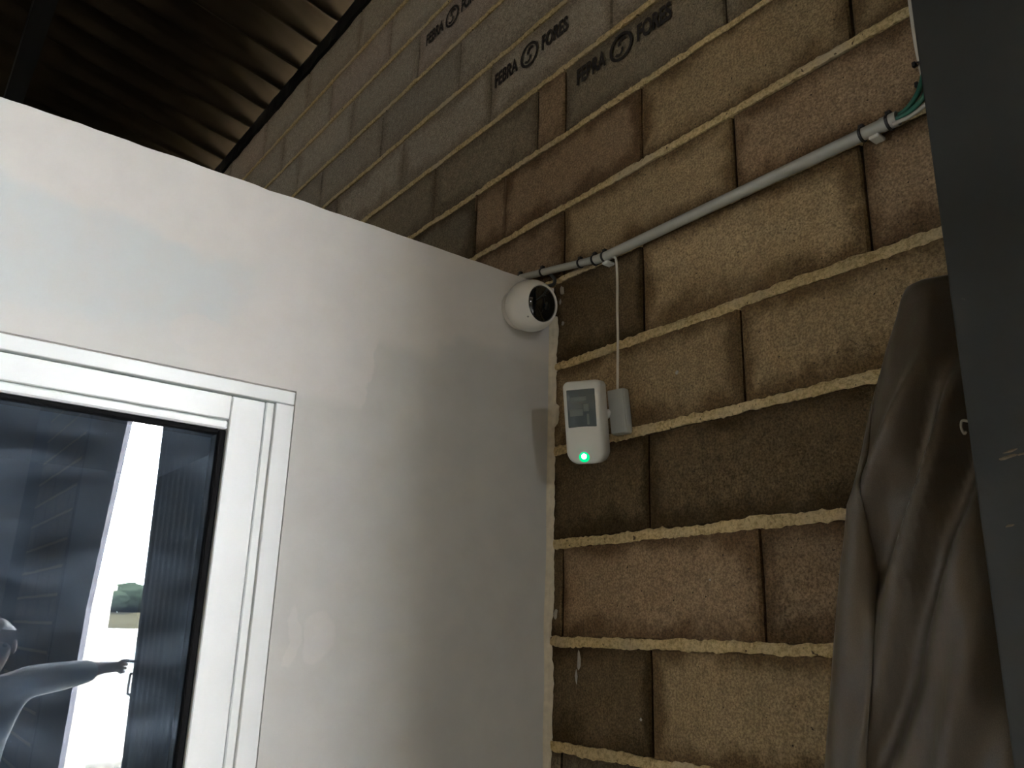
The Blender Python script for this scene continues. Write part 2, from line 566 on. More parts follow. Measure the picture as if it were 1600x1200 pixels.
# joints, one y for each course from measured blocks; extra joints are cut pieces
JOINT = {0: -0.285, 1: -0.040, 2: -0.290, 3: -0.520, 4: -0.282, 5: -0.032, 6: -0.282, 7: -0.032, 8: -0.200, 9: -0.030,
         10: 0.236, 11: -0.039, 12: 0.236}
EXTRA = {6: (0.205, 0.342), 7: (-0.032, 0.076)}
COURSE_Z = {0: 1.4, 1: 1.6, 2: 1.798, 3: 2.001, 4: 2.196, 5: 2.41, 6: 2.594, 7: 2.793, 8: 2.99, 9: 3.196, 10: 3.392, 11: 3.595, 12: 3.80, 13: 4.03}
stamp_at = {}
bricks = []


def lay_course(k, z0, z1, ya, yb, base):
    """blocks of one course between ya and yb"""
    js = set()
    if k in EXTRA:
        lo, hi = EXTRA[k]
        js.add(lo); js.add(hi)
        y = lo
        while y > ya: y -= PITCH; js.add(round(y, 4))
        y = hi
        while y < yb: y += PITCH; js.add(round(y, 4))
    else:
        n0 = math.floor((ya - base) / PITCH)
        for i in range(n0, n0 + int((yb - ya) / PITCH) + 4): js.add(round(base + i * PITCH, 4))
    js = sorted(j for j in js if ya + 0.03 < j < yb - 0.03)
    js = [ya] + js + [yb]
    for a, b in zip(js[:-1], js[1:]):
        rnd = random.Random(int(k * 977 + a * 100))
        L = round((b - a) - (0.005 if k < 8 and k != 2 else 0.003), 3); Hh = round((z1 - z0) - 2 * BED + 0.006, 3)
        o = link('brick', brick_of(L, Hh, rnd.randrange(3)), M_BLOCK, wall_r)
        o.location = (rnd.uniform(-0.0015, 0.0015), (a + b) / 2, (z0 + z1) / 2)
        c = tone(k, (a + b) / 2)
        o.color = (*c, 1.0 if k < 7 else 0.62 if k < 9 else 0.35)
        bricks.append((k, a, b, o))


def mortar_bed(z, ya, yb, half=BED, step=0.0075):
    bm = bmesh.new()
    prev = None
    n = max(2, int((yb - ya) / step))
    for i in range(n + 1):
        y = ya + (yb - ya) * i / n
        v = Vector((y * 5.0, z * 13.1, 0))
        wn_ = noise.noise(v * 1.7) * 0.0035 + noise.noise(v * 9.0) * 0.0028
        wd = noise.noise(v * 2.3 + Vector((7, 3, 1))) * 0.003 + noise.noise(v * 11.0 + Vector((5, 1, 9))) * 0.0026
        up = max(0.004, half * 0.93 + wn_ + random.uniform(-1, 1) * 0.0017)
        dn = max(0.004, half * 0.93 + wd + random.uniform(-1, 1) * 0.0017)
        px = -0.0035 + noise.noise(v * 6.0 + Vector((0, 0, 4))) * 0.002
        cz = z + noise.noise(v * 0.7) * 0.003
        cur = [bm.verts.new((0.014, y, cz + up)), bm.verts.new((px + 0.0012, y, cz + up * 0.97)), bm.verts.new((px, y, cz + up * 0.5)),
               bm.verts.new((px, y, cz - dn * 0.5)), bm.verts.new((px + 0.0012, y, cz - dn * 0.97)), bm.verts.new((0.014, y, cz - dn))]
        if prev:
            for j in range(5): bm.faces.new((prev[j], cur[j], cur[j + 1], prev[j + 1]))
        prev = cur
    return link('mortar_bed', to_mesh(bm, 'mortar_bed'), M_MORTAR, wall_r)


for k in range(-7, 13):
    z0 = COURSE_Z.get(k, 1.4 + 0.2 * k) if k >= 0 else 1.4 + 0.2 * k
    z1 = COURSE_Z.get(k + 1, 1.6 + 0.2 * k) if k + 1 >= 0 else 1.6 + 0.2 * k
    if z0 < 2.35:
        ya, yb = -1.28, 0.0 - 0.0005
        if k == 4: yb = -0.0005
    else:
        ya, yb = -1.28, 3.95
    base = JOINT.get(k, -0.04 if k % 2 else -0.285)
    lay_course(k, max(z0, 0.0), z1, ya, yb, base)
    if k > -7:
        mortar_bed(z0, ya, yb, 0.0105 if k < 5 else 0.0088)
    # beyond the doorway, seen only in the window's reflection
    lay_course(k - 40, max(z0, 0.0), z1, -7.2, OPEN0 - 0.1, -4.9 + 0.25 * (k % 2))
    if k > -7: mortar_bed(z0, -7.2, OPEN0 - 0.1, 0.011, 0.06)

# mortar squeezed out at two cut pieces
for (y, z0, z1) in ((0.205, 2.62, 2.785), (0.342, 2.74, 2.79)):
    bm = bmesh.new()
    prev = None
    for i in range(15):
        z = z0 + (z1 - z0) * i / 14
        hw = 0.004 + 0.003 * noise.noise(Vector((y * 9, z * 60, 2)))
        cur = [bm.verts.new((0.012, y + hw, z)), bm.verts.new((-0.002, y + hw * .6, z)), bm.verts.new((-0.002, y - hw * .6, z)), bm.verts.new((0.012, y - hw, z))]
        if prev:
            for j in range(3): bm.faces.new((prev[j], cur[j], cur[j + 1], prev[j + 1]))
        prev = cur
    link('mortar_pointing', to_mesh(bm, 'mortar_pointing'), plain('brown_pointing', (0.16, 0.10, 0.055), 1.0, var=0.4, scale=90), wall_r)


# ink stamps of the block maker: two words and a round mark between them
def text_mesh(s, size):
    cu = bpy.data.curves.new('t', 'FONT')
    cu.body = s; cu.size = size; cu.align_x = 'CENTER'; cu.align_y = 'CENTER'; cu.offset = 0.0021; cu.extrude = 0.0001
    o = bpy.data.objects.new('t', cu); COL.objects.link(o)
    dg = bpy.context.evaluated_depsgraph_get()
    me = bpy.data.meshes.new_from_object(o.evaluated_get(dg))
    bpy.data.objects.remove(o); bpy.data.curves.remove(cu)
    return me


def stamp(k, y_mid, yc, zc, sc=1.0):
    host = next((o for kk, a, b, o in bricks if kk == k and a < y_mid < b), None)
    if host is None: return
    bm = bmesh.new()
    R3 = Matrix(((0, 0, -1), (-1, 0, 0), (0, 1, 0)))           # text x -> -y, text y -> z, out of the wall -> -x
    for word, off in (('FEBRA', 0.105), ('FORES', -0.105)):
        me = text_mesh(word, 0.062 * sc)
        t = bmesh.new(); t.from_mesh(me)
        bmesh.ops.scale(t, vec=(0.60, 1, 1), verts=t.verts)
        bmesh.ops.translate(t, vec=(-off * sc, 0, 0), verts=t.verts)
        tmp = bpy.data.meshes.new('x'); t.to_mesh(tmp); t.free(); bm.from_mesh(tmp)
    for r0, r1, n in ((0.030, 0.038, 32),):
        a = [bm.verts.new((r0 * sc * math.cos(2 * PI * i / n), r0 * sc * math.sin(2 * PI * i / n), 0)) for i in range(n)]
        b = [bm.verts.new((r1 * sc * math.cos(2 * PI * i / n), r1 * sc * math.sin(2 * PI * i / n), 0)) for i in range(n)]
        for i in range(n): bm.faces.new((a[i], a[(i + 1) % n], b[(i + 1) % n], b[i]))
    # the mark inside the ring: a slanting S of two arcs
    for sgn in (1, -1):
        a = []; b = []
        for i in range(9):
            t = PI * (0.15 + 1.0 * i / 8)
            cx, cy = 0.006 * sgn, 0.009 * sgn
            for lst, r in ((a, 0.008), (b, 0.0155)):
                lst.append(bm.verts.new(((cx + r * math.cos(t) * sgn) * sc, (cy + r * math.sin(t) * sgn) * sc, 0)))
        for i in range(8): bm.faces.new((a[i], a[i + 1], b[i + 1], b[i]))
    for v in bm.verts: v.co = R3 @ v.co
    me = bpy.data.meshes.new('maker_stamp'); bm.to_mesh(me); bm.free()
    o = link('maker_stamp', me, M_STAMP, host)
    hl = host.location
    o.location = (-0.0032 - hl.x, yc - hl.y, zc - hl.z)


stamp(7, -0.25, -0.232, 2.928, 0.98)
stamp(8, 0.10, 0.115, 3.118, 1.0)
stamp(10, 0.5, 0.525, 3.515, 1.0)

# small splashes of plaster on the blocks beside the white wall
for (y, z, r, e) in ((-0.094, 1.567, 0.006, 3.2), (-0.086, 1.535, 0.0035, 4.0), (-0.020, 1.653, 0.008, 1.4), (-0.034, 2.297, 0.005, 1.3), (-0.030, 2.378, 0.008, 1.6),
                     (-0.37, 2.10, 0.004, 1), (-0.43, 1.71, 0.003, 1), (-0.26, 1.47, 0.003, 1), (-0.024, 2.352, 0.004, 2.0)):
    bm = bmesh.new()
    n = 10
    c = bm.verts.new((-0.004, y, z))
    ring = []
    for i in range(n):
        t = 2 * PI * i / n
        q = r * random.uniform(0.65, 1.25)
        ring.append(bm.verts.new((-0.001, y + q * math.cos(t), z + q * e * math.sin(t))))
    for i in range(n): bm.faces.new((c, ring[i], ring[(i + 1) % n]))
    link('plaster_splash', to_mesh(bm, 'plaster_splash', True), M_SPLASH, wall_r)

# dark strip bedded on top of the wall under the roof sheets
bm = bmesh.new()
prev = None
for i in range(240):
    y = -1.3 + 8.4 * i / 239
    lo = 4.005 + 0.012 * noise.noise(Vector((y * 9, 0, 0))); hi = 4.083
    cur = [bm.verts.new((0.03, y, hi)), bm.verts.new((-0.014 + 0.006 * noise.noise(Vector((y * 12, 3, 0))), y, hi)), bm.verts.new((-0.014 + 0.006 * noise.noise(Vector((y * 14, 8, 0))), y, lo)), bm.verts.new((0.03, y, lo))]
    if prev:
        for j in range(4): bm.faces.new((prev[j], cur[j], cur[(j + 1) % 4], prev[(j + 1) % 4]))
    prev = cur
link('wall_plate', to_mesh(bm, 'wall_plate'), M_STEEL, wall_r)
obox('wall_plate', -0.014, 0.03, -8.2, -1.3, 4.0, 4.083, M_STEEL, wall_r)

# ---- roof: corrugated sheets falling towards the block wall
SL = 0.20
ceil = empty('ceiling', (0, 0, 4.09)); tag(ceil, kind='structure')


def roof_sheet(y0, y1, lift):
    bm = bmesh.new()
    ny = int(round((y1 - y0) / 0.2 * 12))
    xs = [0.25, 0.0, -0.5, -1.2, -2.2, -3.5, -5.0, -7.0, -9.6]
    rows = []
    for x in xs:
        row = []
        for i in range(ny + 1):
            y = y0 + (y1 - y0) * i / ny
            ph = 2 * PI * (y - 1.825) / 0.2 - PI * 0.5
            c = math.sin(ph + 0.35 * math.cos(ph))
            row.append(bm.verts.new((x, y, 0.027 * c + 0.020 - SL * x + lift)))
        rows.append(row)
    for a, b in zip(rows[:-1], rows[1:]):
        for i in range(ny): bm.faces.new((a[i], a[i + 1], b[i + 1], b[i]))
    me = to_mesh(bm, 'roof_sheet', True)
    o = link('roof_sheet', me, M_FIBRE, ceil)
    so = o.modifiers.new('t', 'SOLIDIFY'); so.thickness = 0.007; so.offset = 0
    return o


y = 1.83 - 10.0
i = 0
while y < 7.3:
    roof_sheet(y, y + 1.06, 0.004 if i % 2 else -0.004)
    y += 1.0; i += 1
for px in (-1.01, -2.6, -4.2, -5.8, -7.4):
    z = -SL * px - 0.115
    obox('purlin', px - 0.04, px + 0.04, -8.2, 7.2, z - 0.05, z + 0.10, M_STEEL, ceil)

# ---- white partition wall with the window opening
WX0, WX1, WZ0, WZ1 = -2.30, -0.6042, 0.92, 2.0200
H_TOP = 2.3946
bm = bmesh.new()
box(bm, -6.0, WX0, 0, 0.10, 0, WZ1)
box(bm, WX1, -0.0002, 0, 0.10, 0, WZ1)
box(bm, WX0, WX1, 0, 0.10, 0, WZ0)
n = 240
prev = None
for i in range(n + 1):
    x = -6.0 + 5.9998 * i / n
    t = H_TOP + 0.0022 * noise.noise(Vector((x * 18, 0, 0))) + 0.0016 * noise.noise(Vector((x * 55, 4, 0)))
    cur = [bm.verts.new((x, 0, WZ1)), bm.verts.new((x, 0, t)), bm.verts.new((x, 0.10, t)), bm.verts.new((x, 0.10, WZ1))]
    if prev:
        for j in range(4): bm.faces.new((prev[j], cur[j], cur[(j + 1) % 4], prev[(j + 1) % 4]))
    prev = cur
wall_b = link('wall_back', to_mesh(bm, 'wall_back'), M_PLASTER); tag(wall_b, kind='structure')
# daub of filler down the corner, smeared over the edge of the blocks
bm = bmesh.new()
prev = None
for i in range(260):
    z = 0.3 + 2.02 * i / 259
    v = Vector((0, 0, z))
    a = 0.010 + 0.006 * noise.noise(v * 9) + 0.006 * abs(noise.noise(v * 30)) + 0.003 * noise.noise(v * 90)
    if 1.28 < z < 2.3: a += 0.006 * max(0, noise.noise(v * 5 + Vector((3, 0, 0))))
    if abs(z - 2.08) < 0.025: a += 0.012
    a = max(a, 0.003)
    wv = 0.0135 + 0.004 * noise.noise(v * 7 + Vector((9, 0, 0)))
    cur = [bm.verts.new((-wv, -0.0005, z)), bm.verts.new((-wv * 0.45, -0.0035, z)), bm.verts.new((-0.0055, -0.007, z)), bm.verts.new((-0.0045, -a, z)), bm.verts.new((0.004, -a - 0.002, z))]
    if prev:
        for j in range(4): bm.faces.new((prev[j], cur[j], cur[j + 1], prev[j + 1]))
    prev = cur
link('plaster_bead', to_mesh(bm, 'plaster_bead', True), M_DAUB, wall_b)

# dim office behind the glass
bm = bmesh.new()
box(bm, -6.1, -0.0, 3.0, 3.1, 0, 2.36); box(bm, -6.1, -6.0, 0.1, 3.0, 0, 2.36); box(bm, -0.06, -0.002, 0.1, 3.0, 0, 2.36)
tag(link('wall_office', to_mesh(bm, 'wall_office'), M_OFFICE), kind='structure')
tag(obox('ceiling_office', -6.1, -0.002, 0.1, 3.1, 2.32, 2.385, M_OFFICE), kind='structure')

# ---- window
win = empty('window_1', (-1.45, 0, WZ0)); tag(win, kind='structure')


def wbox(name, x0, x1, y0, y1, z0, z1, mat, bev=0.0012):
    o = obox(name, x0, x1, y0, y1, z0, z1, mat, win, bev)
    o.matrix_parent_inverse = Matrix.Translation((1.45, 0, -WZ0))
    return o


R_, T_ = -0.6090, 2.0150
# sealant in the gap round the frame
wbox('sealant_bead', R_ - 0.001, WX1 + 0.0005, 0.003, 0.05, WZ0, WZ1, M_SEAL, 0)
wbox('sealant_bead', WX0, WX1, 0.003, 0.05, T_ - 0.001, WZ1 + 0.0003, M_SEAL, 0)
# outer frame: head and jamb, each with a stepped inner lip
wbox('frame_head', WX0 + 0.004, R_, -0.008, 0.09, 1.9915, T_, M_PVC)
wbox('frame_jamb', -0.6420, R_, -0.0075, 0.09, WZ0 + 0.03, 1.9905, M_PVC)
wbox('frame_jamb_lip', -0.6572, -0.6415, 0.0005, 0.09, WZ0 + 0.03, 1.9905, M_PVC, 0.002)
wbox('frame_jamb', WX0 + 0.004, WX0 + 0.05, -0.0075, 0.09, WZ0 + 0.03, 1.9905, M_PVC)
wbox('frame_sill', WX0 + 0.004, R_, -0.03, 0.09, WZ0 + 0.002, WZ0 + 0.03, M_PVC)
# sash: stile, top rail and glazing bead
wbox('sash_stile', -0.7178, -0.6592, -0.001, 0.05, WZ0 + 0.035, 1.9893, M_PVC, 0.0018)
wbox('sash_rail', WX0 + 0.052, -0.7186, 0.0, 0.05, 1.9475, 1.9893, M_PVC, 0.0015)
wbox('sash_rail', WX0 + 0.11, -0.7186, 0.0, 0.05, WZ0 + 0.035, WZ0 + 0.095, M_PVC, 0.0015)
wbox('glazing_bead', WX0 + 0.11, -0.7186, 0.0035, 0.05, 1.9305, 1.9465, M_PVC, 0.003)
wbox('sash_stile', WX0 + 0.052, WX0 + 0.108, -0.001, 0.05, WZ0 + 0.1, 1.9465, M_PVC, 0.0018)
# black gasket round the pane
wbox('gasket', -0.7300, -0.7183, 0.008, 0.05, WZ0 + 0.1, 1.9300, M_GASKET, 0.002)
wbox('gasket', WX0 + 0.11, -0.7305, 0.008, 0.05, 1.9215, 1.9300, M_GASKET, 0.002)
pane = wbox('pane', WX0 + 0.11, -0.728, 0.016, 0.018, WZ0 + 0.097, 1.9235, M_GLASS, 0)

# ---- steel column beside the doorway
post = obox('steel_column', -0.172, 0.0, -1.30, -0.959, 0.0, 4.0, M_PAINT, None, 0.003, 2)
tag(post, 'dark grey painted steel column at the right edge, in front of the block wall', 'column')
M_SCUFF = plain('tan_scuff', (0.15, 0.115, 0.07), 0.9, var=0.3, scale=200)
for (y_, z_, ry, rz) in ((-1.002, 1.8225, 0.008, 0.0018), (-0.998, 1.816, 0.011, 0.0022), (-1.013, 1.8175, 0.006, 0.0015), (-0.990, 1.74, 0.005, 0.0015), (-1.03, 2.47, 0.004, 0.0015)):
    bm = bmesh.new()
    c = bm.verts.new((-0.1732, y_, z_))
    ring = [bm.verts.new((-0.1721, y_ + ry * math.cos(t) * random.uniform(.7, 1.2), z_ + rz * math.sin(t) * random.uniform(.7, 1.2) - 0.15 * ry * math.cos(t))) for t in [2 * PI * q / 10 for q in range(10)]]
    for q in range(10): bm.faces.new((c, ring[q], ring[(q + 1) % 10]))
    link('paint_scuff', to_mesh(bm, 'paint_scuff'), M_SCUFF, post)
hk = bmesh.new()
tube(hk, smooth_path([(-0.165, -0.9585, 1.866), (-0.165, -0.951, 1.868), (-0.165, -0.949, 1.860), (-0.166, -0.952, 1.852), (-0.167, -0.955, 1.854)], 4), 0.0016, 8)
link('hook', to_mesh(hk, 'hook', True), plain('pale_wire', (0.30, 0.26, 0.20), 0.5), post)

# ------------------------------------------------------------------ conduit with its clips and ties
cond = empty('cable_conduit', (-0.02, -0.50, 2.40))
tag(cond, 'grey white plastic conduit clipped along the block wall above the motion sensor', 'conduit')


def cpart(name, pts, rad, mat, seg=14, parent=cond):
    o = otube(name, pts, rad, mat, parent, seg)
    o.matrix_parent_inverse = Matrix.Translation((0.02, 0.50, -2.40))
    return o


XC = -0.0195
cpart('tube', [(XC, -0.833, 2.4015), (XC, -0.19, 2.4005)], 0.0105, M_CONDUIT, 18)
cpart('sleeve', [(XC, -0.196, 2.4005), (XC, -0.160, 2.404)], 0.0105, M_CONDUIT, 18)
cpart('thin_tube', smooth_path([(XC, -0.175, 2.403), (XC, -0.115, 2.413), (XC, 0.03, 2.4385), (XC, 0.16, 2.46)], 4), 0.0085, M_CONDUIT, 16)
cpart('end_cap', [(XC, -0.826, 2.4015), (XC, -0.852, 2.401)], 0.0118, M_CONDUIT, 18)


def tie(y, z, r, parent=cond):
    bm = bmesh.new()
    n = 20
    for i in range(n):
        pass
    rings = []
    for yy in (-0.0022, 0.0022):
        for rr in (r, r + 0.0018):
            rings.append([bm.verts.new((XC + rr * math.cos(2 * PI * i / n), y + yy, z + rr * math.sin(2 * PI * i / n))) for i in range(n)])
    order = (0, 1, 3, 2)
    for j in range(4):
        a, b = rings[order[j]], rings[order[(j + 1) % 4]]
        for i in range(n): bm.faces.new((a[i], a[(i + 1) % n], b[(i + 1) % n], b[i]))
    box(bm, XC - 0.004, XC + 0.004, y - 0.004, y + 0.004, z + r, z + r + 0.007)       # the head of the tie
    o = link('cable_tie', to_mesh(bm, 'cable_tie'), M_TIE, parent)
    o.matrix_parent_inverse = Matrix.Translation((0.02, 0.50, -2.40))


for (yy, zz, r) in ((0.105, 2.451, 0.0087), (0.020, 2.4368, 0.0087), (-0.113, 2.4128, 0.0088), (-0.161, 2.404, 0.0108), (-0.192, 2.4005, 0.0108),
                    (-0.792, 2.4014, 0.0108), (-0.838, 2.401, 0.0120)):
    tie(yy, zz, r)
for (yy, zz) in ((-0.196, 2.399), (-0.812, 2.401)):
    bm = bmesh.new()
    box(bm, -0.024, -0.001, yy - 0.009, yy + 0.009, zz - 0.017, zz - 0.010, 0.002)
    o = link('clip', to_mesh(bm, 'clip'), M_WHITE, cond)
    o.matrix_parent_inverse = Matrix.Translation((0.02, 0.50, -2.40))

# green cables and the white cable leaving the conduit's right end and climbing the column's edge
gx = -0.019
gc = otube('network_cable', smooth_path([(gx + .003, -0.846, 2.407), (gx + .003, -0.866, 2.412), (gx + .003, -0.885, 2.430), (gx + .003, -0.897, 2.456), (gx + .003, -0.912, 2.49), (gx + .003, -0.93, 2.56), (gx + .003, -0.938, 2.75), (gx + .003, -0.938, 3.2)], 6), 0.0042, M_CABLE_G)
tag(gc, 'green cable curling out of the conduit end, upper of the two', 'cable')
gc2 = otube('network_cable', smooth_path([(gx - .005, -0.846, 2.3975), (gx - .005, -0.872, 2.3995), (gx - .005, -0.895, 2.412), (gx - .005, -0.911, 2.438), (gx - .005, -0.922, 2.49), (gx - .0065, -0.937, 2.56), (gx - .0065, -0.946, 2.75), (gx - .0065, -0.946, 3.2)], 6), 0.0042, M_CABLE_G)
tag(gc2, 'green cable curling out of the conduit end, under the other green one', 'cable')
wc = otube('white_cable', smooth_path([(gx - 0.006, -0.846, 2.391), (gx - 0.006, -0.878, 2.3915), (gx - 0.006, -0.906, 2.404), (gx - 0.006, -0.922, 2.430), (gx - 0.004, -0.935, 2.50), (gx, -0.955, 2.6), (gx, -0.96, 3.2)], 6), 0.0031, M_CABLE_W)
tag(wc, 'white cable leaving the conduit end below the green cables', 'cable')
wc2 = otube('white_cable', smooth_path([(-0.0075, -0.868, 2.417), (-0.0075, -0.883, 2.429), (-0.0075, -0.891, 2.45), (-0.0075, -0.892, 2.47), (-0.0075, -0.889, 2.53), (-0.0075, -0.889, 2.60), (-0.0075, -0.891, 2.8), (-0.0075, -0.894, 3.2)], 6), 0.0040, M_CABLE_W)
tag(wc2, 'white cable rising straight up the wall along the grey column', 'cable')
for (yy, zz) in ((-0.8905, 2.484), (-0.8905, 2.447)):
    bm = bmesh.new()
    tube(bm, [(-0.0085 + 0.0062 * math.cos(t), yy + 0.0062 * math.sin(t), zz + 0.002 * math.sin(t)) for t in [2 * PI * i / 12 for i in range(13)]], 0.0013, 6)
    box(bm, -0.0185, -0.0125, yy + 0.003, yy + 0.008, zz - 0.006, zz + 0.002)
    link('cable_tie', to_mesh(bm, 'cable_tie'), M_TIE, wc2)

# thin cable dropping from the conduit to the sensor's junction box
dc = otube('drop_cable', smooth_path([(-0.020, -0.2075, 2.395), (-0.020, -0.2190, 2.391), (-0.019, -0.2265, 2.38), (-0.017, -0.2275, 2.33), (-0.016, -0.2255, 2.27), (-0.016, -0.2265, 2.21), (-0.018, -0.2275, 2.16), (-0.022, -0.230, 2.10), (-0.023, -0.231, 2.086)], 6), 0.0026, M_CABLE_W)
tag(dc, 'thin white cable hanging from the conduit down to the sensor box', 'cable')
# dark cable feeding the ball camera under the thin tube
fc = otube('feed_cable', smooth_path([(-0.010, 0.012, 2.436), (-0.012, -0.006, 2.422), (-0.015, -0.02, 2.405), (-0.03, -0.03, 2.385), (-0.07, -0.035, 2.365), (-0.10, -0.03, 2.35)], 6), 0.0042, M_CABLE_D)
tag(fc, 'dark cable under the conduit feeding the white ball camera', 'cable')

# ------------------------------------------------------------------ ball camera in the corner
bc = Vector((-0.112, -0.056, 2.303))
ballE = empty('ball_camera', (bc.x, 0.0, bc.z))
tag(ballE, 'white ball security camera with a round black face on the white wall by the corner', 'security camera')


def at_world(o, mat3, loc):
    o.matrix_world = Matrix.Translation(loc) @ mat3.to_4x4()


face_n = Vector((0.42, -0.72, -0.42)).normalized()
# facing: towards the camera side, swung to the right
to_cam = (Vector((-1.1702, -1.3872, 1.6094)) - bc).normalized()
right = Vector(Rr)
face_n = (to_cam * 0.77 + right * 0.66 + Vector(Ru) * 0.13).normalized()
B3 = basis(face_n, (0, 0, 1))
RB = 0.0575
bm = bmesh.new()
prof = [(0, -RB)]
cut = math.radians(50)
for i in range(1, 25):
    t = PI - (PI - cut) * i / 24
    prof.append((RB * math.sin(t), RB * math.cos(t)))
rr, zz = prof[-1]
prof += [(rr - 0.0015, zz + 0.0015), (rr - 0.003, zz + 0.0012), (rr - 0.0045, zz - 0.002)]
lathe(bm, prof, 48)
sh = link('shell', to_mesh(bm, 'shell', True, 50), M_BALL, ballE)
sh.matrix_parent_inverse = ballE.matrix_world.inverted() if False else Matrix.Translation((-bc.x, 0, -bc.z))
sh.matrix_basis = Matrix.Translation(bc) @ B3.to_4x4()
bm = bmesh.new()
rf = rr - 0.0040
lathe(bm, [(rf, zz - 0.002), (rf * 0.92, zz + 0.0012), (rf * 0.8, zz + 0.0036), (rf * 0.6, zz + 0.0064), (rf * 0.4, zz + 0.0084), (rf * 0.2, zz + 0.0096), (0, zz + 0.0100)], 40)
lf = link('black_face', to_mesh(bm, 'black_face', True), M_LENS, ballE)
lf.matrix_parent_inverse = Matrix.Translation((-bc.x, 0, -bc.z))
lf.matrix_basis = Matrix.Translation(bc) @ B3.to_4x4()
bm = bmesh.new()
lathe(bm, [(0.0100, zz + 0.0080), (0.0095, zz + 0.0106), (0.0075, zz + 0.0114), (0.004, zz + 0.0128), (0, zz + 0.0132)], 28)
ln = link('lens', to_mesh(bm, 'lens', True, 50), M_LENS2, ballE)
ln.matrix_parent_inverse = Matrix.Translation((-bc.x, 0, -bc.z))
ln.matrix_basis = Matrix.Translation(bc) @ B3.to_4x4() @ Matrix.Translation((0.004, -0.006, 0))
# ring foot screwed to the wall, a little plaster round it
bm = bmesh.new()
lathe(bm, [(0, 0.0), (0.044, 0.0), (0.0455, 0.002), (0.0445, 0.008), (0.041, 0.014), (0.036, 0.018), (0, 0.018)], 40)
ft = link('foot', to_mesh(bm, 'foot', True, 40), M_BALL, ballE)
ft.matrix_parent_inverse = Matrix.Translation((-bc.x, 0, -bc.z))
ft.matrix_basis = Matrix.Translation((bc.x + 0.004, 0.0, bc.z + 0.006)) @ basis((0, -1, 0), (0, 0, 1)).to_4x4()
bm = bmesh.new()
lathe(bm, [(0.0022, 0), (0.0018, 0.0012), (0, 0.0014)], 10)
sc_ = link('screw', to_mesh(bm, 'screw', True), M_SEAL, ballE)
dirn = (to_cam * 0.86 - right * 0.12 - Vector(Ru) * 0.40).normalized()
sc_.matrix_parent_inverse = Matrix.Translation((-bc.x, 0, -bc.z))
sc_.matrix_basis = Matrix.Translation(bc + dirn * (RB - 0.0004)) @ basis(dirn, (0, 0, 1)).to_4x4()

# ------------------------------------------------------------------ motion sensor
sn = Vector((-0.86, -0.50, -0.235)).normalized()
S3 = basis(sn, (0, 0, 1))
scn = Vector((-0.088, -0.209, 2.0155))
sens = empty('motion_sensor', (scn.x, scn.y, scn.z))
tag(sens, 'white motion sensor with a dark window and a lit green light at its foot', 'motion sensor')
sens.rotation_euler = S3.to_euler()


def rounded_body(wd, ht, dp, seg=10, corner=0.011, bulge=0.006):
    """box with rounded outline and a front that bows outward; local z is the front"""
    bm = bmesh.new()
    out = []
    for (sx, sy, a0) in ((1, 1, 0), (-1, 1, 90), (-1, -1, 180), (1, -1, 270)):
        cr = corner if sy > 0 else corner * 2.3
        for i in range(seg + 1):
            t = math.radians(a0 + 90 * i / seg)
            out.append((sx * (wd / 2 - cr) + cr * math.cos(t), sy * (ht / 2 - cr) + cr * math.sin(t)))
    levels = [(-dp / 2, 0.94), (-dp / 2 + 0.004, 1.0), (dp / 2 - 0.010, 1.0), (dp / 2 - 0.004, 0.965), (dp / 2 - 0.0008, 0.90), (dp / 2 + bulge * 0.3, 0.80), (dp / 2 + bulge * 0.55, 0.55), (dp / 2 + bulge * 0.6, 0.25)]
    rings = []
    for z, s in levels:
        rings.append([bm.verts.new((x * s if s < 0.9 else x - (1 - s) * wd / 2 * (1 if x > 0 else -1), y * s if s < 0.9 else y - (1 - s) * wd / 2 * (1 if y > 0 else -1), z)) for x, y in out])
    n = len(out)
    for a, b in zip(rings[:-1], rings[1:]):
        for k in range(n): bm.faces.new((a[k], a[(k + 1) % n], b[(k + 1) % n], b[k]))
    bm.faces.new(rings[0][::-1]); bm.faces.new(rings[-1])
    return bm


SW, SH, SD = 0.077, 0.163, 0.050
link('body', to_mesh(rounded_body(SW, SH, SD), 'body', True, 45), M_WHITE, sens)
bm = bmesh.new()
wz = SD / 2 + 0.0016
box(bm, -0.0285, 0.0285, -0.010, 0.064, SD / 2 - 0.004, wz + 0.0022, 0.0015, 2)
win_ = link('sensor_window', to_mesh(bm, 'sensor_window', True, 40), M_SENSE, sens)
# pale shapes of the sensor's works behind its window
for (x0, x1, y0, y1) in ((-0.024, 0.004, 0.012, 0.026), (0.004, 0.016, 0.020, 0.036), (0.010, 0.0155, -0.006, 0.016), (-0.022, 0.012, 0.040, 0.050)):
    bm = bmesh.new(); box(bm, x0, x1, y0, y1, wz + 0.0010, wz + 0.0026, 0.0008)
    link('works', to_mesh(bm, 'works'), M_SENSE2, win_)
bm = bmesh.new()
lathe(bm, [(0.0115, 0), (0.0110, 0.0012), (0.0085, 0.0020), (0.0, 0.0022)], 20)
lr = link('led_halo', to_mesh(bm, 'led_halo', True), M_LEDG, sens)  # glowing disc stands in for the LED's bloom halo and its translucent surround
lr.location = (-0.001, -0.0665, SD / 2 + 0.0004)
bm = bmesh.new()
lathe(bm, [(0.0056, 0.0), (0.0048, 0.0024), (0.0026, 0.0036), (0, 0.0040)], 18)
lc = link('led', to_mesh(bm, 'led', True), M_LED, lr)
lc.location = (0, 0, 0.0012)

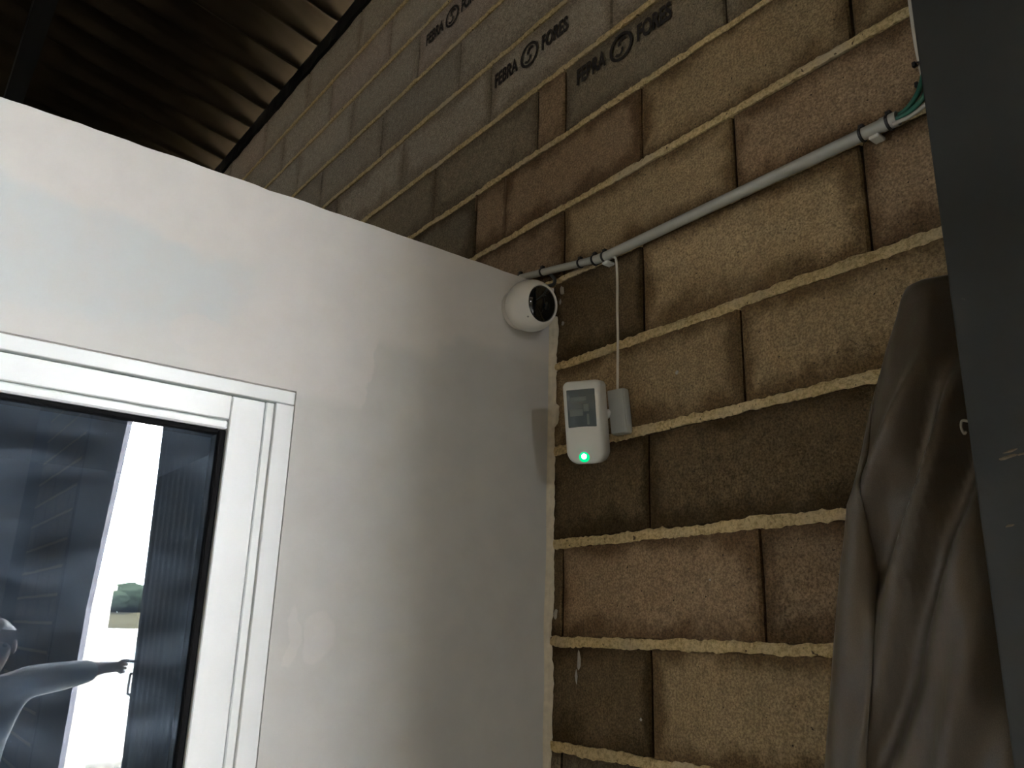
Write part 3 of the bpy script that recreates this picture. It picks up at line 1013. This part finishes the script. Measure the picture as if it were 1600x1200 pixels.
jb = empty('junction_box', (-0.012, -0.232, 2.045))
tag(jb, 'pale grey plastic junction box on the wall behind the motion sensor', 'junction box')
J3 = basis((-0.93, -0.30, -0.10), (0.02, 0.06, 1))
jb.rotation_euler = J3.to_euler()
bm = bmesh.new(); box(bm, -0.019, 0.019, -0.046, 0.046, -0.004, 0.018, 0.004, 2)
link('box_body', to_mesh(bm, 'box_body', True, 40), M_BOX, jb)
bm = bmesh.new(); box(bm, -0.0175, 0.0175, -0.0445, 0.0445, 0.0183, 0.0235, 0.0025, 2)
link('lid', to_mesh(bm, 'lid', True, 40), M_BOX, jb)
# swivel arm from the box to the sensor
a0 = Vector((-0.030, -0.222, 2.045)); a1 = scn - sn * (SD / 2 - 0.002)
ar = otube('swivel_arm', [a0, a0.lerp(a1, 0.4), a1], [0.008, 0.010, 0.012], M_WHITE, sens)
ar.matrix_parent_inverse = (Matrix.Translation(scn) @ S3.to_4x4()).inverted()

# ------------------------------------------------------------------ hanging cloth beside the column
# left and right outline of the cloth by height (y at about x = -0.07), and how far it stands off the wall
OUT = [(2.114, -0.848, -0.905, 0.036), (2.110, -0.838, -0.912, 0.046), (2.095, -0.830, -0.921, 0.056), (2.06, -0.817, -0.926, 0.062), (2.02, -0.800, -0.930, 0.066), (1.975, -0.783, -0.934, 0.070),
       (1.93, -0.768, -0.938, 0.075), (1.87, -0.752, -0.944, 0.080), (1.79, -0.728, -0.952, 0.086), (1.72, -0.712, -0.960, 0.092),
       (1.60, -0.690, -0.972, 0.098), (1.45, -0.664, -0.985, 0.104), (1.20, -0.625, -1.00, 0.112), (0.90, -0.585, -1.01, 0.118), (0.55, -0.55, -1.02, 0.12)]


def outline(z):
    for (z1, a1, b1, d1), (z0, a0, b0, d0) in zip(OUT[:-1], OUT[1:]):
        if z >= z0:
            t = (z - z0) / (z1 - z0)
            return a0 + (a1 - a0) * t, b0 + (b1 - b0) * t, d0 + (d1 - d0) * t
    return OUT[-1][1:]


# soft folds: (u, z) line from upper right to lower left, width, height
FOLDS = [((0.66, 1.995), (0.10, 1.79), 0.017, 0.020), ((0.80, 1.985), (0.30, 1.70), 0.022, -0.024), ((0.88, 1.97), (0.46, 1.70), 0.020, 0.030),
         ((0.97, 1.90), (0.60, 1.66), 0.018, -0.016), ((0.97, 1.82), (0.62, 1.60), 0.024, 0.020), ((0.62, 1.70), (0.30, 1.42), 0.026, -0.028),
         ((0.98, 1.72), (0.44, 1.36), 0.032, 0.026), ((0.74, 1.62), (0.48, 1.36), 0.020, -0.020), ((0.34, 1.86), (0.20, 1.50), 0.022, -0.016),
         ((0.98, 1.52), (0.66, 1.18), 0.030, 0.018), ((0.30, 2.09), (0.36, 2.02), 0.022, -0.008), ((0.84, 2.11), (0.93, 1.95), 0.026, -0.022),
         ((0.9, 1.3), (0.5, 0.8), 0.04, 0.02), ((0.5, 1.3), (0.2, 0.8), 0.04, -0.02)]


def fold(u, z, wdt):
    s = 0.0
    for (u0, z0), (u1, z1), fw, fh in FOLDS:
        ax, az = u0 * wdt, z0; bx, bz = u1 * wdt, z1
        px, pz = u * wdt, z
        dx, dz = bx - ax, bz - az
        t = max(0, min(1, ((px - ax) * dx + (pz - az) * dz) / (dx * dx + dz * dz)))
        d = math.hypot(px - ax - t * dx, pz - az - t * dz)
        end = math.sin(PI * (0.12 + 0.76 * t))
        s += 1.4 * fh * end * math.exp(-(d / fw) ** 2)
    return s


bm = bmesh.new()
NU, NV = 64, 110
rows = []
zs = [OUT[0][0] - (OUT[0][0] - 0.55) * (i / NV) ** 1.15 for i in range(NV + 1)]
for z in zs:
    ya, yb, dp = outline(z)
    yb = max(yb, -0.951)
    wdt = ya - yb
    row = []
    for i in range(NU):
        t = i / NU
        if t < 0.70:                                   # front, from the left edge round to the right
            u = t / 0.70
            a = PI * u
            yy = (ya + yb) / 2 + wdt / 2 * math.cos(a)
            xx = -0.012 - dp * (math.sin(a) ** (0.75 if a < PI / 2 else 0.22)) - fold((1 - math.cos(a)) / 2, z, wdt) * min(1.0, math.sin(a) * 2.2)
        else:                                          # back, against the wall
            u = (t - 0.70) / 0.30
            yy = yb + (ya - yb) * u
            xx = -0.006 - 0.004 * math.sin(PI * u)
        row.append(bm.verts.new((min(xx, -0.006), yy, z)))
    rows.append(row)
for a, b in zip(rows[:-1], rows[1:]):
    for i in range(NU): bm.faces.new((a[i], a[(i + 1) % NU], b[(i + 1) % NU], b[i]))
bm.faces.new(rows[0])
cloth = link('hanging_cover', to_mesh(bm, 'hanging_cover', True), M_FABRIC)
tag(cloth, 'brownish grey satin cloth hanging in folds between the block wall and grey column', 'cloth')
# the overlapping left flap
bm = bmesh.new()
prev = None
for i in range(61):
    z = 1.985 - 1.4 * i / 60
    ya, yb, dp = outline(z)
    wdt = ya - yb
    ramp = min(1, (1.985 - z) * 4.0)
    fw = wdt * (0.25 + 0.03 * math.sin(z * 9)) * (0.3 + 0.7 * ramp)
    cur = []
    for j in range(9):
        u = j / 8
        a = math.acos(max(-1, min(1, 1 - 2 * u * fw / wdt)))
        yy = ya + 0.006 * ramp - (fw + 0.006 * ramp) * u
        xx = -0.012 - dp * (math.sin(a) ** 0.75) - 0.006 * ramp * math.sin(PI * min(1, u * 1.0)) - 0.001 - 0.005 * ramp + fold(u * fw / wdt, z, wdt) * -min(1.0, math.sin(a) * 2.2)
        cur.append(bm.verts.new((xx, yy, z)))
    if prev:
        for j in range(8): bm.faces.new((prev[j], cur[j], cur[j + 1], prev[j + 1]))
    prev = cur
fl = link('flap', to_mesh(bm, 'flap', True), M_FABRIC, cloth)
so = fl.modifiers.new('t', 'SOLIDIFY'); so.thickness = 0.003; so.offset = 1

# ------------------------------------------------------------------ doorway behind the camera (seen in the window glass)
leaf = empty('sliding_door', (0.02, -2.0, 0.05))
tag(leaf, 'dark ribbed sheet steel sliding door standing open beside the grey column', 'sliding door')


def dpart(name, bm, mat, smooth=False):
    o = link(name, to_mesh(bm, name, smooth, 40), mat, leaf)
    o.matrix_parent_inverse = Matrix.Translation((-0.02, 2.0, -0.05))
    return o


def edge_y(z): return -(3.075 + (z - 0.99) * 0.108)


for (z0, z1, nm) in ((0.05, 1.2985, 'lower_sheet'), (1.30, 3.80, 'upper_sheet')):
    bm = bmesh.new()
    n = 100
    prev = None
    for i in range(n + 1):
        f = i / n
        q = (i % 5)
        x = 0.006 if q in (0, 1, 4) else 0.020
        cur = []
        for z, xx in ((z0, x), (z1, x), (z1, 0.04), (z0, 0.04)):
            cur.append(bm.verts.new((xx, -1.32 + (edge_y(z) + 1.32) * f, z)))
        if prev:
            for j in range(4): bm.faces.new((prev[j], cur[j], cur[(j + 1) % 4], prev[(j + 1) % 4]))
        prev = cur
    dpart(nm, bm, M_PANEL)
bm = bmesh.new()
v = []
for z in (0.05, 3.80):
    e = edge_y(z)
    v += [bm.verts.new(p) for p in ((0.0, e - 0.005, z), (0.05, e - 0.005, z), (0.05, e + 0.04, z), (0.0, e + 0.04, z))]
for j in range(4): bm.faces.new((v[j], v[(j + 1) % 4], v[4 + (j + 1) % 4], v[4 + j]))
bm.faces.new(v[:4]); bm.faces.new(v[4:])
dpart('edge_post', bm, M_PANEL)
bm = bmesh.new()
tube(bm, smooth_path([(0.02, -3.11, 1.275), (0.02, -3.225, 1.275), (0.02, -3.24, 1.287), (0.02, -3.24, 1.36), (0.02, -3.225, 1.372), (0.02, -3.12, 1.372)], 4), 0.0055, 8)
dpart('handle', bm, M_STEEL, True)
bm = bmesh.new(); box(bm, -0.025, 0.02, -3.26, -3.08, 1.428, 1.44, 0.002)
dpart('lock_plate', bm, M_STEEL)

gj = bmesh.new()
v = []
for (z, ya, yb) in ((0.0, -4.74, -4.38), (0.76, -4.655, -4.28), (1.7, -4.56, -4.25), (2.9, -4.31, -3.96), (3.84, -4.08, -3.74)):
    v.append([gj.verts.new((x, yy, z)) for x, yy in ((-0.03, ya), (0.0, ya), (0.0, yb), (-0.03, yb))])
for a, b in zip(v[:-1], v[1:]):
    for j in range(4): gj.faces.new((a[j], a[(j + 1) % 4], b[(j + 1) % 4], b[j]))
gj.faces.new(v[0]); gj.faces.new(v[-1])
jm = link('door_jamb', to_mesh(gj, 'door_jamb'), M_JAMB)
gi = bmesh.new()
v = []
for (z, ya) in ((0.0, -4.73), (0.76, -4.645), (1.7, -4.55), (2.9, -4.30), (3.84, -4.07)):
    v.append([gi.verts.new((x, yy, z)) for x, yy in ((0.002, -5.3), (0.018, -5.3), (0.018, ya), (0.002, ya))])
for a, b in zip(v[:-1], v[1:]):
    for j in range(4): gi.faces.new((a[j], a[(j + 1) % 4], b[(j + 1) % 4], b[j]))
gi.faces.new(v[0]); gi.faces.new(v[-1])
link('infill_sheet', to_mesh(gi, 'infill_sheet'), M_PANEL, jm)
tag(jm, 'pale lilac steel jamb leaning at the far side of the doorway', 'door jamb')

# ------------------------------------------------------------------ outside: white van, post, trees
fp = empty('gate_post', (1.05, -9.0, 0))
tag(fp, 'cream rendered gate post outside the doorway', 'post')
for nm, a in (('shaft', (-0.12, 0.10, -0.12, 0.12, 0, 1.96)), ('coping', (-0.15, 0.13, -0.15, 0.15, 1.96, 2.02))):
    bm = bmesh.new(); box(bm, *a, 0.006); link(nm, to_mesh(bm, nm), M_CREAM, fp)

van = empty('parked_car', (2.1, -8.9, 0), (0, 0, math.radians(-100)))
tag(van, 'white car parked outside the doorway in the glare', 'car')
prof = [(-2.05, 0.35), (-2.1, 0.62), (-2.02, 0.82), (-1.1, 0.96), (-0.42, 1.50), (0.2, 1.56), (1.2, 1.55), (1.85, 1.42), (2.12, 0.95), (2.15, 0.55), (2.08, 0.35)]
bm = bmesh.new()
secs = []
for wv, inset in ((-0.84, 0.10), (-0.80, 0.02), (-0.6, 0.0), (0.6, 0.0), (0.80, 0.02), (0.84, 0.10)):
    secs.append([bm.verts.new((px_ * (1 - inset * 0.2), wv * (1 - max(0, pz_ - 0.95) * 0.25), pz_ - inset * (0.5 if pz_ > 0.9 else 0))) for px_, pz_ in prof])
n = len(prof)
for a, b in zip(secs[:-1], secs[1:]):
    for k in range(n): bm.faces.new((a[k], a[(k + 1) % n], b[(k + 1) % n], b[k]))
bm.faces.new(secs[0]); bm.faces.new(secs[-1])
link('body', to_mesh(bm, 'car_body', True, 35), M_CAR, van)
for s in (-1, 1):
    for (a, b_, c, d) in (((-0.72, 1.0), (0.55, 1.0), (0.55, 1.42), (-0.32, 1.42)), ((0.62, 1.0), (1.75, 1.0), (1.62, 1.36), (0.62, 1.42))):
        bm = bmesh.new()
        vv = [bm.verts.new((q[0], s * (0.845 * (1 - max(0, q[1] - 0.95) * 0.25)), q[1])) for q in (a, b_, c, d)]
        v2 = [bm.verts.new((q.co.x, q.co.y - s * 0.03, q.co.z)) for q in vv]
        bm.faces.new(vv); bm.faces.new(v2)
        for k in range(4): bm.faces.new((vv[k], vv[(k + 1) % 4], v2[(k + 1) % 4], v2[k]))
        link('side_window', to_mesh(bm, 'side_window'), M_CARGLASS, van)
    bm = bmesh.new(); box(bm, -0.70, -0.56, s * 0.86 - 0.07, s * 0.86 + 0.07, 1.0, 1.13, 0.03, 2)
    link('wing_mirror', to_mesh(bm, 'wing_mirror', True), M_CAR, van)
    for wx in (-1.32, 1.35):
        bm = bmesh.new()
        lathe(bm, [(0, -0.1), (0.2, -0.1), (0.3, -0.09), (0.32, -0.05), (0.32, 0.05), (0.3, 0.09), (0.2, 0.1), (0, 0.1)], 24)
        wh = link('wheel', to_mesh(bm, 'wheel', True, 40), M_TYRE, van)
        wh.rotation_euler = (PI / 2, 0, 0); wh.location = (wx, s * 0.76, 0.29)

bm = bmesh.new()
v = []
for y_, z_ in ((-20, -0.03), (-39, 2.1), (-60, 2.3)):
    v.append([bm.verts.new((x_, y_, q)) for x_, q in ((1.0, z_), (60, z_), (60, -0.5), (1.0, -0.5))])
for a, b in zip(v[:-1], v[1:]):
    for k in range(4): bm.faces.new((a[k], a[(k + 1) % 4], b[(k + 1) % 4], b[k]))
bm.faces.new(v[0]); bm.faces.new(v[-1])
tag(link('ground_field', to_mesh(bm, 'ground_field'), M_FIELD), kind='structure')


def tree(x, y, h, r, label):
    t = empty('bushy_tree', (x, y, 2.1 + (0.03 if y < -41 else 0)))
    tag(t, label, 'tree')
    bm = bmesh.new(); tube(bm, [(0, 0, 0), (0.05, 0, h * 0.35), (0.0, 0.05, h * 0.6)], [0.08, 0.06, 0.03], 8)
    link('trunk', to_mesh(bm, 'trunk', True), M_STEEL, t)
    bm = bmesh.new()
    bmesh.ops.create_icosphere(bm, subdivisions=4, radius=1.0)
    for v in bm.verts:
        d = noise.fractal(v.co * 2.8 + Vector((x, y, 0)), 0.7, 2.1, 6) * 0.12
        v.co *= 1 + d
        v.co = Vector((v.co.x * r, v.co.y * r, v.co.z * h * 0.5 + h * 0.46))
    link('crown', to_mesh(bm, 'crown', True), M_LEAF, t)


TL = ['low round tree on the field edge, first from the left beyond the doorway', 'low round tree on the field edge, second from the left beyond the doorway',
      'low round tree on the field edge, third from the left beyond the doorway', 'low round tree on the field edge, fourth from the left beyond the doorway',
      'low round tree on the field edge, fifth from the left beyond the doorway', 'low round tree on the field edge, sixth from the left beyond the doorway']
for k, (x, y, h, r) in enumerate(((4.4, -39.4, 0.95, 1.05), (6.1, -42.6, 1.1, 1.1), (7.75, -39.6, 0.98, 1.05), (9.6, -42.6, 1.45, 1.25), (11.3, -39.6, 1.3, 1.1), (13.2, -42.6, 1.2, 1.2))):
    tree(x, y, h, r, TL[k])

# ------------------------------------------------------------------ the person at the sliding door
pers = empty('person', (-0.665, -2.86, 0))
tag(pers, 'person in a pale blue shirt holding the sliding door with an outstretched arm', 'person')


def skin(name, verts, edges, mat, parent, root=0, sub=2):
    me = bpy.data.meshes.new(name)
    me.from_pydata([v[:3] for v in verts], edges, [])
    o = bpy.data.objects.new(name, me); COL.objects.link(o)
    o.modifiers.new('s', 'SKIN').use_smooth_shade = True
    for i, v in enumerate(verts):
        r = v[3]
        me.skin_vertices[0].data[i].radius = (r, v[4] if len(v) > 4 else r)
        me.skin_vertices[0].data[i].use_root = (i == root)
    s = o.modifiers.new('u', 'SUBSURF'); s.levels = sub; s.render_levels = sub
    dg = bpy.context.evaluated_depsgraph_get()
    m2 = bpy.data.meshes.new_from_object(o.evaluated_get(dg)); m2.name = name
    bpy.data.objects.remove(o); bpy.data.meshes.remove(me)
    for p in m2.polygons: p.use_smooth = True
    return m2


def worldpart(name, me, mat, parent=pers):
    o = link(name, me, mat, parent)
    o.matrix_parent_inverse = Matrix.Translation((0.665, 2.86, 0))
    return o


X, Y = -0.665, -2.86
bv = [(X, Y, 0.80, .105, .085), (X, Y, 0.95, .10, .08), (X, Y, 1.12, .115, .085), (X, Y, 1.27, .12, .08), (X + .01, Y, 1.345, .055), (X + .015, Y + .01, 1.40, .05),
      (X + .018, Y + .03, 1.462, .062, .07), (X + .018, Y + .03, 1.53, .066, .078),
      # right arm reaching for the door
      (X + .135, Y - .01, 1.355, .052), (X + .33, Y - .06, 1.385, .042), (X + .50, Y - .14, 1.41, .032), (X + .555, Y - .17, 1.412, .03, .022),
      # left arm hanging
      (X - .16, Y, 1.30, .05), (X - .21, Y - .01, 1.04, .04), (X - .20, Y + .06, 0.82, .030), (X - .20, Y + .08, 0.74, .022, .034),
      # legs
      (X + .085, Y, 0.74, .085), (X + .09, Y + .01, 0.42, .055), (X + .095, Y - .01, 0.08, .038), (X + .10, Y + .11, 0.035, .035),
      (X - .085, Y, 0.74, .085), (X - .09, Y + .01, 0.42, .055), (X - .095, Y - .01, 0.08, .038), (X - .10, Y + .11, 0.035, .035)]
be = [(0, 1), (1, 2), (2, 3), (3, 4), (4, 5), (5, 6), (6, 7), (3, 8), (8, 9), (9, 10), (10, 11), (3, 12), (12, 13), (13, 14), (14, 15), (0, 16), (16, 17), (17, 18), (18, 19), (0, 20), (20, 21), (21, 22), (22, 23)]
# fingers of the right hand curl round the door edge, thumb on the near side
hx, hy, hz = X + .555, Y - .17, 1.412
i0 = len(bv)
for k, (dz, ln_) in enumerate(((0.026, .030), (0.009, .034), (-0.008, .031), (-0.025, .025))):
    b0 = len(bv)
    bv += [(hx + .035, hy - .020, hz + dz, .0095), (hx + .035 + ln_ * .7, hy - .055, hz + dz, .0085), (hx + .040 + ln_, hy - .075, hz + dz, .008)]
    be += [(11, b0), (b0, b0 + 1), (b0 + 1, b0 + 2)]
b0 = len(bv)
bv += [(hx + .025, hy + .020, hz + .022, .011), (hx + .055, hy + .022, hz + .032, .009)]
be += [(11, b0), (b0, b0 + 1)]
worldpart('body', skin('body', bv, be, M_SKIN, pers), M_SKIN)
# shirt over torso and arms
sv = [(X, Y, 0.74, .145, .115), (X, Y, 0.92, .13, .105), (X, Y, 1.12, .138, .108), (X, Y, 1.26, .135, .10), (X + .01, Y, 1.352, .075),
      (X + .14, Y - .01, 1.352, .076), (X + .31, Y - .055, 1.378, .068), (X + .47, Y - .125, 1.402, .050), (X - .16, Y, 1.30, .07), (X - .21, Y - .01, 1.04, .06), (X - .20, Y + .05, 0.86, .048)]
worldpart('shirt', skin('shirt', sv, [(0, 1), (1, 2), (2, 3), (3, 4), (3, 5), (5, 6), (6, 7), (3, 8), (8, 9), (9, 10)], M_SHIRT, pers), M_SHIRT)
tv = [(X, Y, 0.84, .125, .10), (X + .085, Y, 0.70, .10), (X + .09, Y + .01, 0.42, .075), (X + .095, Y - .01, 0.10, .062), (X - .085, Y, 0.70, .10), (X - .09, Y + .01, 0.42, .075), (X - .095, Y - .01, 0.10, .062)]
worldpart('trousers', skin('trousers', tv, [(0, 1), (1, 2), (2, 3), (0, 4), (4, 5), (5, 6)], M_TROUSER, pers), M_TROUSER)
for s in (1, -1):
    worldpart('shoe', skin('shoe', [(X + s * .096, Y - .03, 0.05, .045, .045), (X + s * .10, Y + .08, 0.04, .044, .036), (X + s * .104, Y + .17, 0.034, .036, .028)], [(0, 1), (1, 2)], M_SHOE, pers), M_SHOE)
hc = Vector((X + .018, Y + .025, 1.515))
bm = bmesh.new()
bmesh.ops.create_uvsphere(bm, u_segments=28, v_segments=18, radius=1.0)
kill = [v for v in bm.verts if v.co.y > 0.25 and v.co.z < 0.35 or v.co.z < -0.55]
bmesh.ops.delete(bm, geom=kill, context='VERTS')
for v in bm.verts:
    q = 1 + 0.10 * noise.noise(v.co * 5)
    v.co = hc + Vector((v.co.x * .080 * q, v.co.y * .098 * q, v.co.z * .088 * q + .012))
worldpart('hair', to_mesh(bm, 'hair', True), M_HAIR)
for s in (1, -1):
    bm = bmesh.new(); bmesh.ops.create_icosphere(bm, subdivisions=2, radius=1.0)
    for v in bm.verts: v.co = hc + Vector((s * .076 + v.co.x * .010, .0 + v.co.y * .020, -.012 + v.co.z * .030))
    worldpart('ear', to_mesh(bm, 'ear', True), M_SKIN)
    bm = bmesh.new(); bmesh.ops.create_icosphere(bm, subdivisions=2, radius=.010)
    for v in bm.verts: v.co += hc + Vector((s * .030, .079, -.004))
    worldpart('eye', to_mesh(bm, 'eye', True), M_STEEL)
worldpart('nose', skin('nose', [(hc.x, hc.y + .078, hc.z + .005, .008), (hc.x, hc.y + .098, hc.z - .028, .013)], [(0, 1)], M_SKIN, pers, 0, 1), M_SKIN)
bm = bmesh.new(); bmesh.ops.create_icosphere(bm, subdivisions=2, radius=1.0)
for v in bm.verts: v.co = hc + Vector((v.co.x * .024, .078 + v.co.y * .008, -.058 + v.co.z * .006))
worldpart('mouth', to_mesh(bm, 'mouth', True), plain('lips', (0.36, 0.16, 0.13), 0.5))
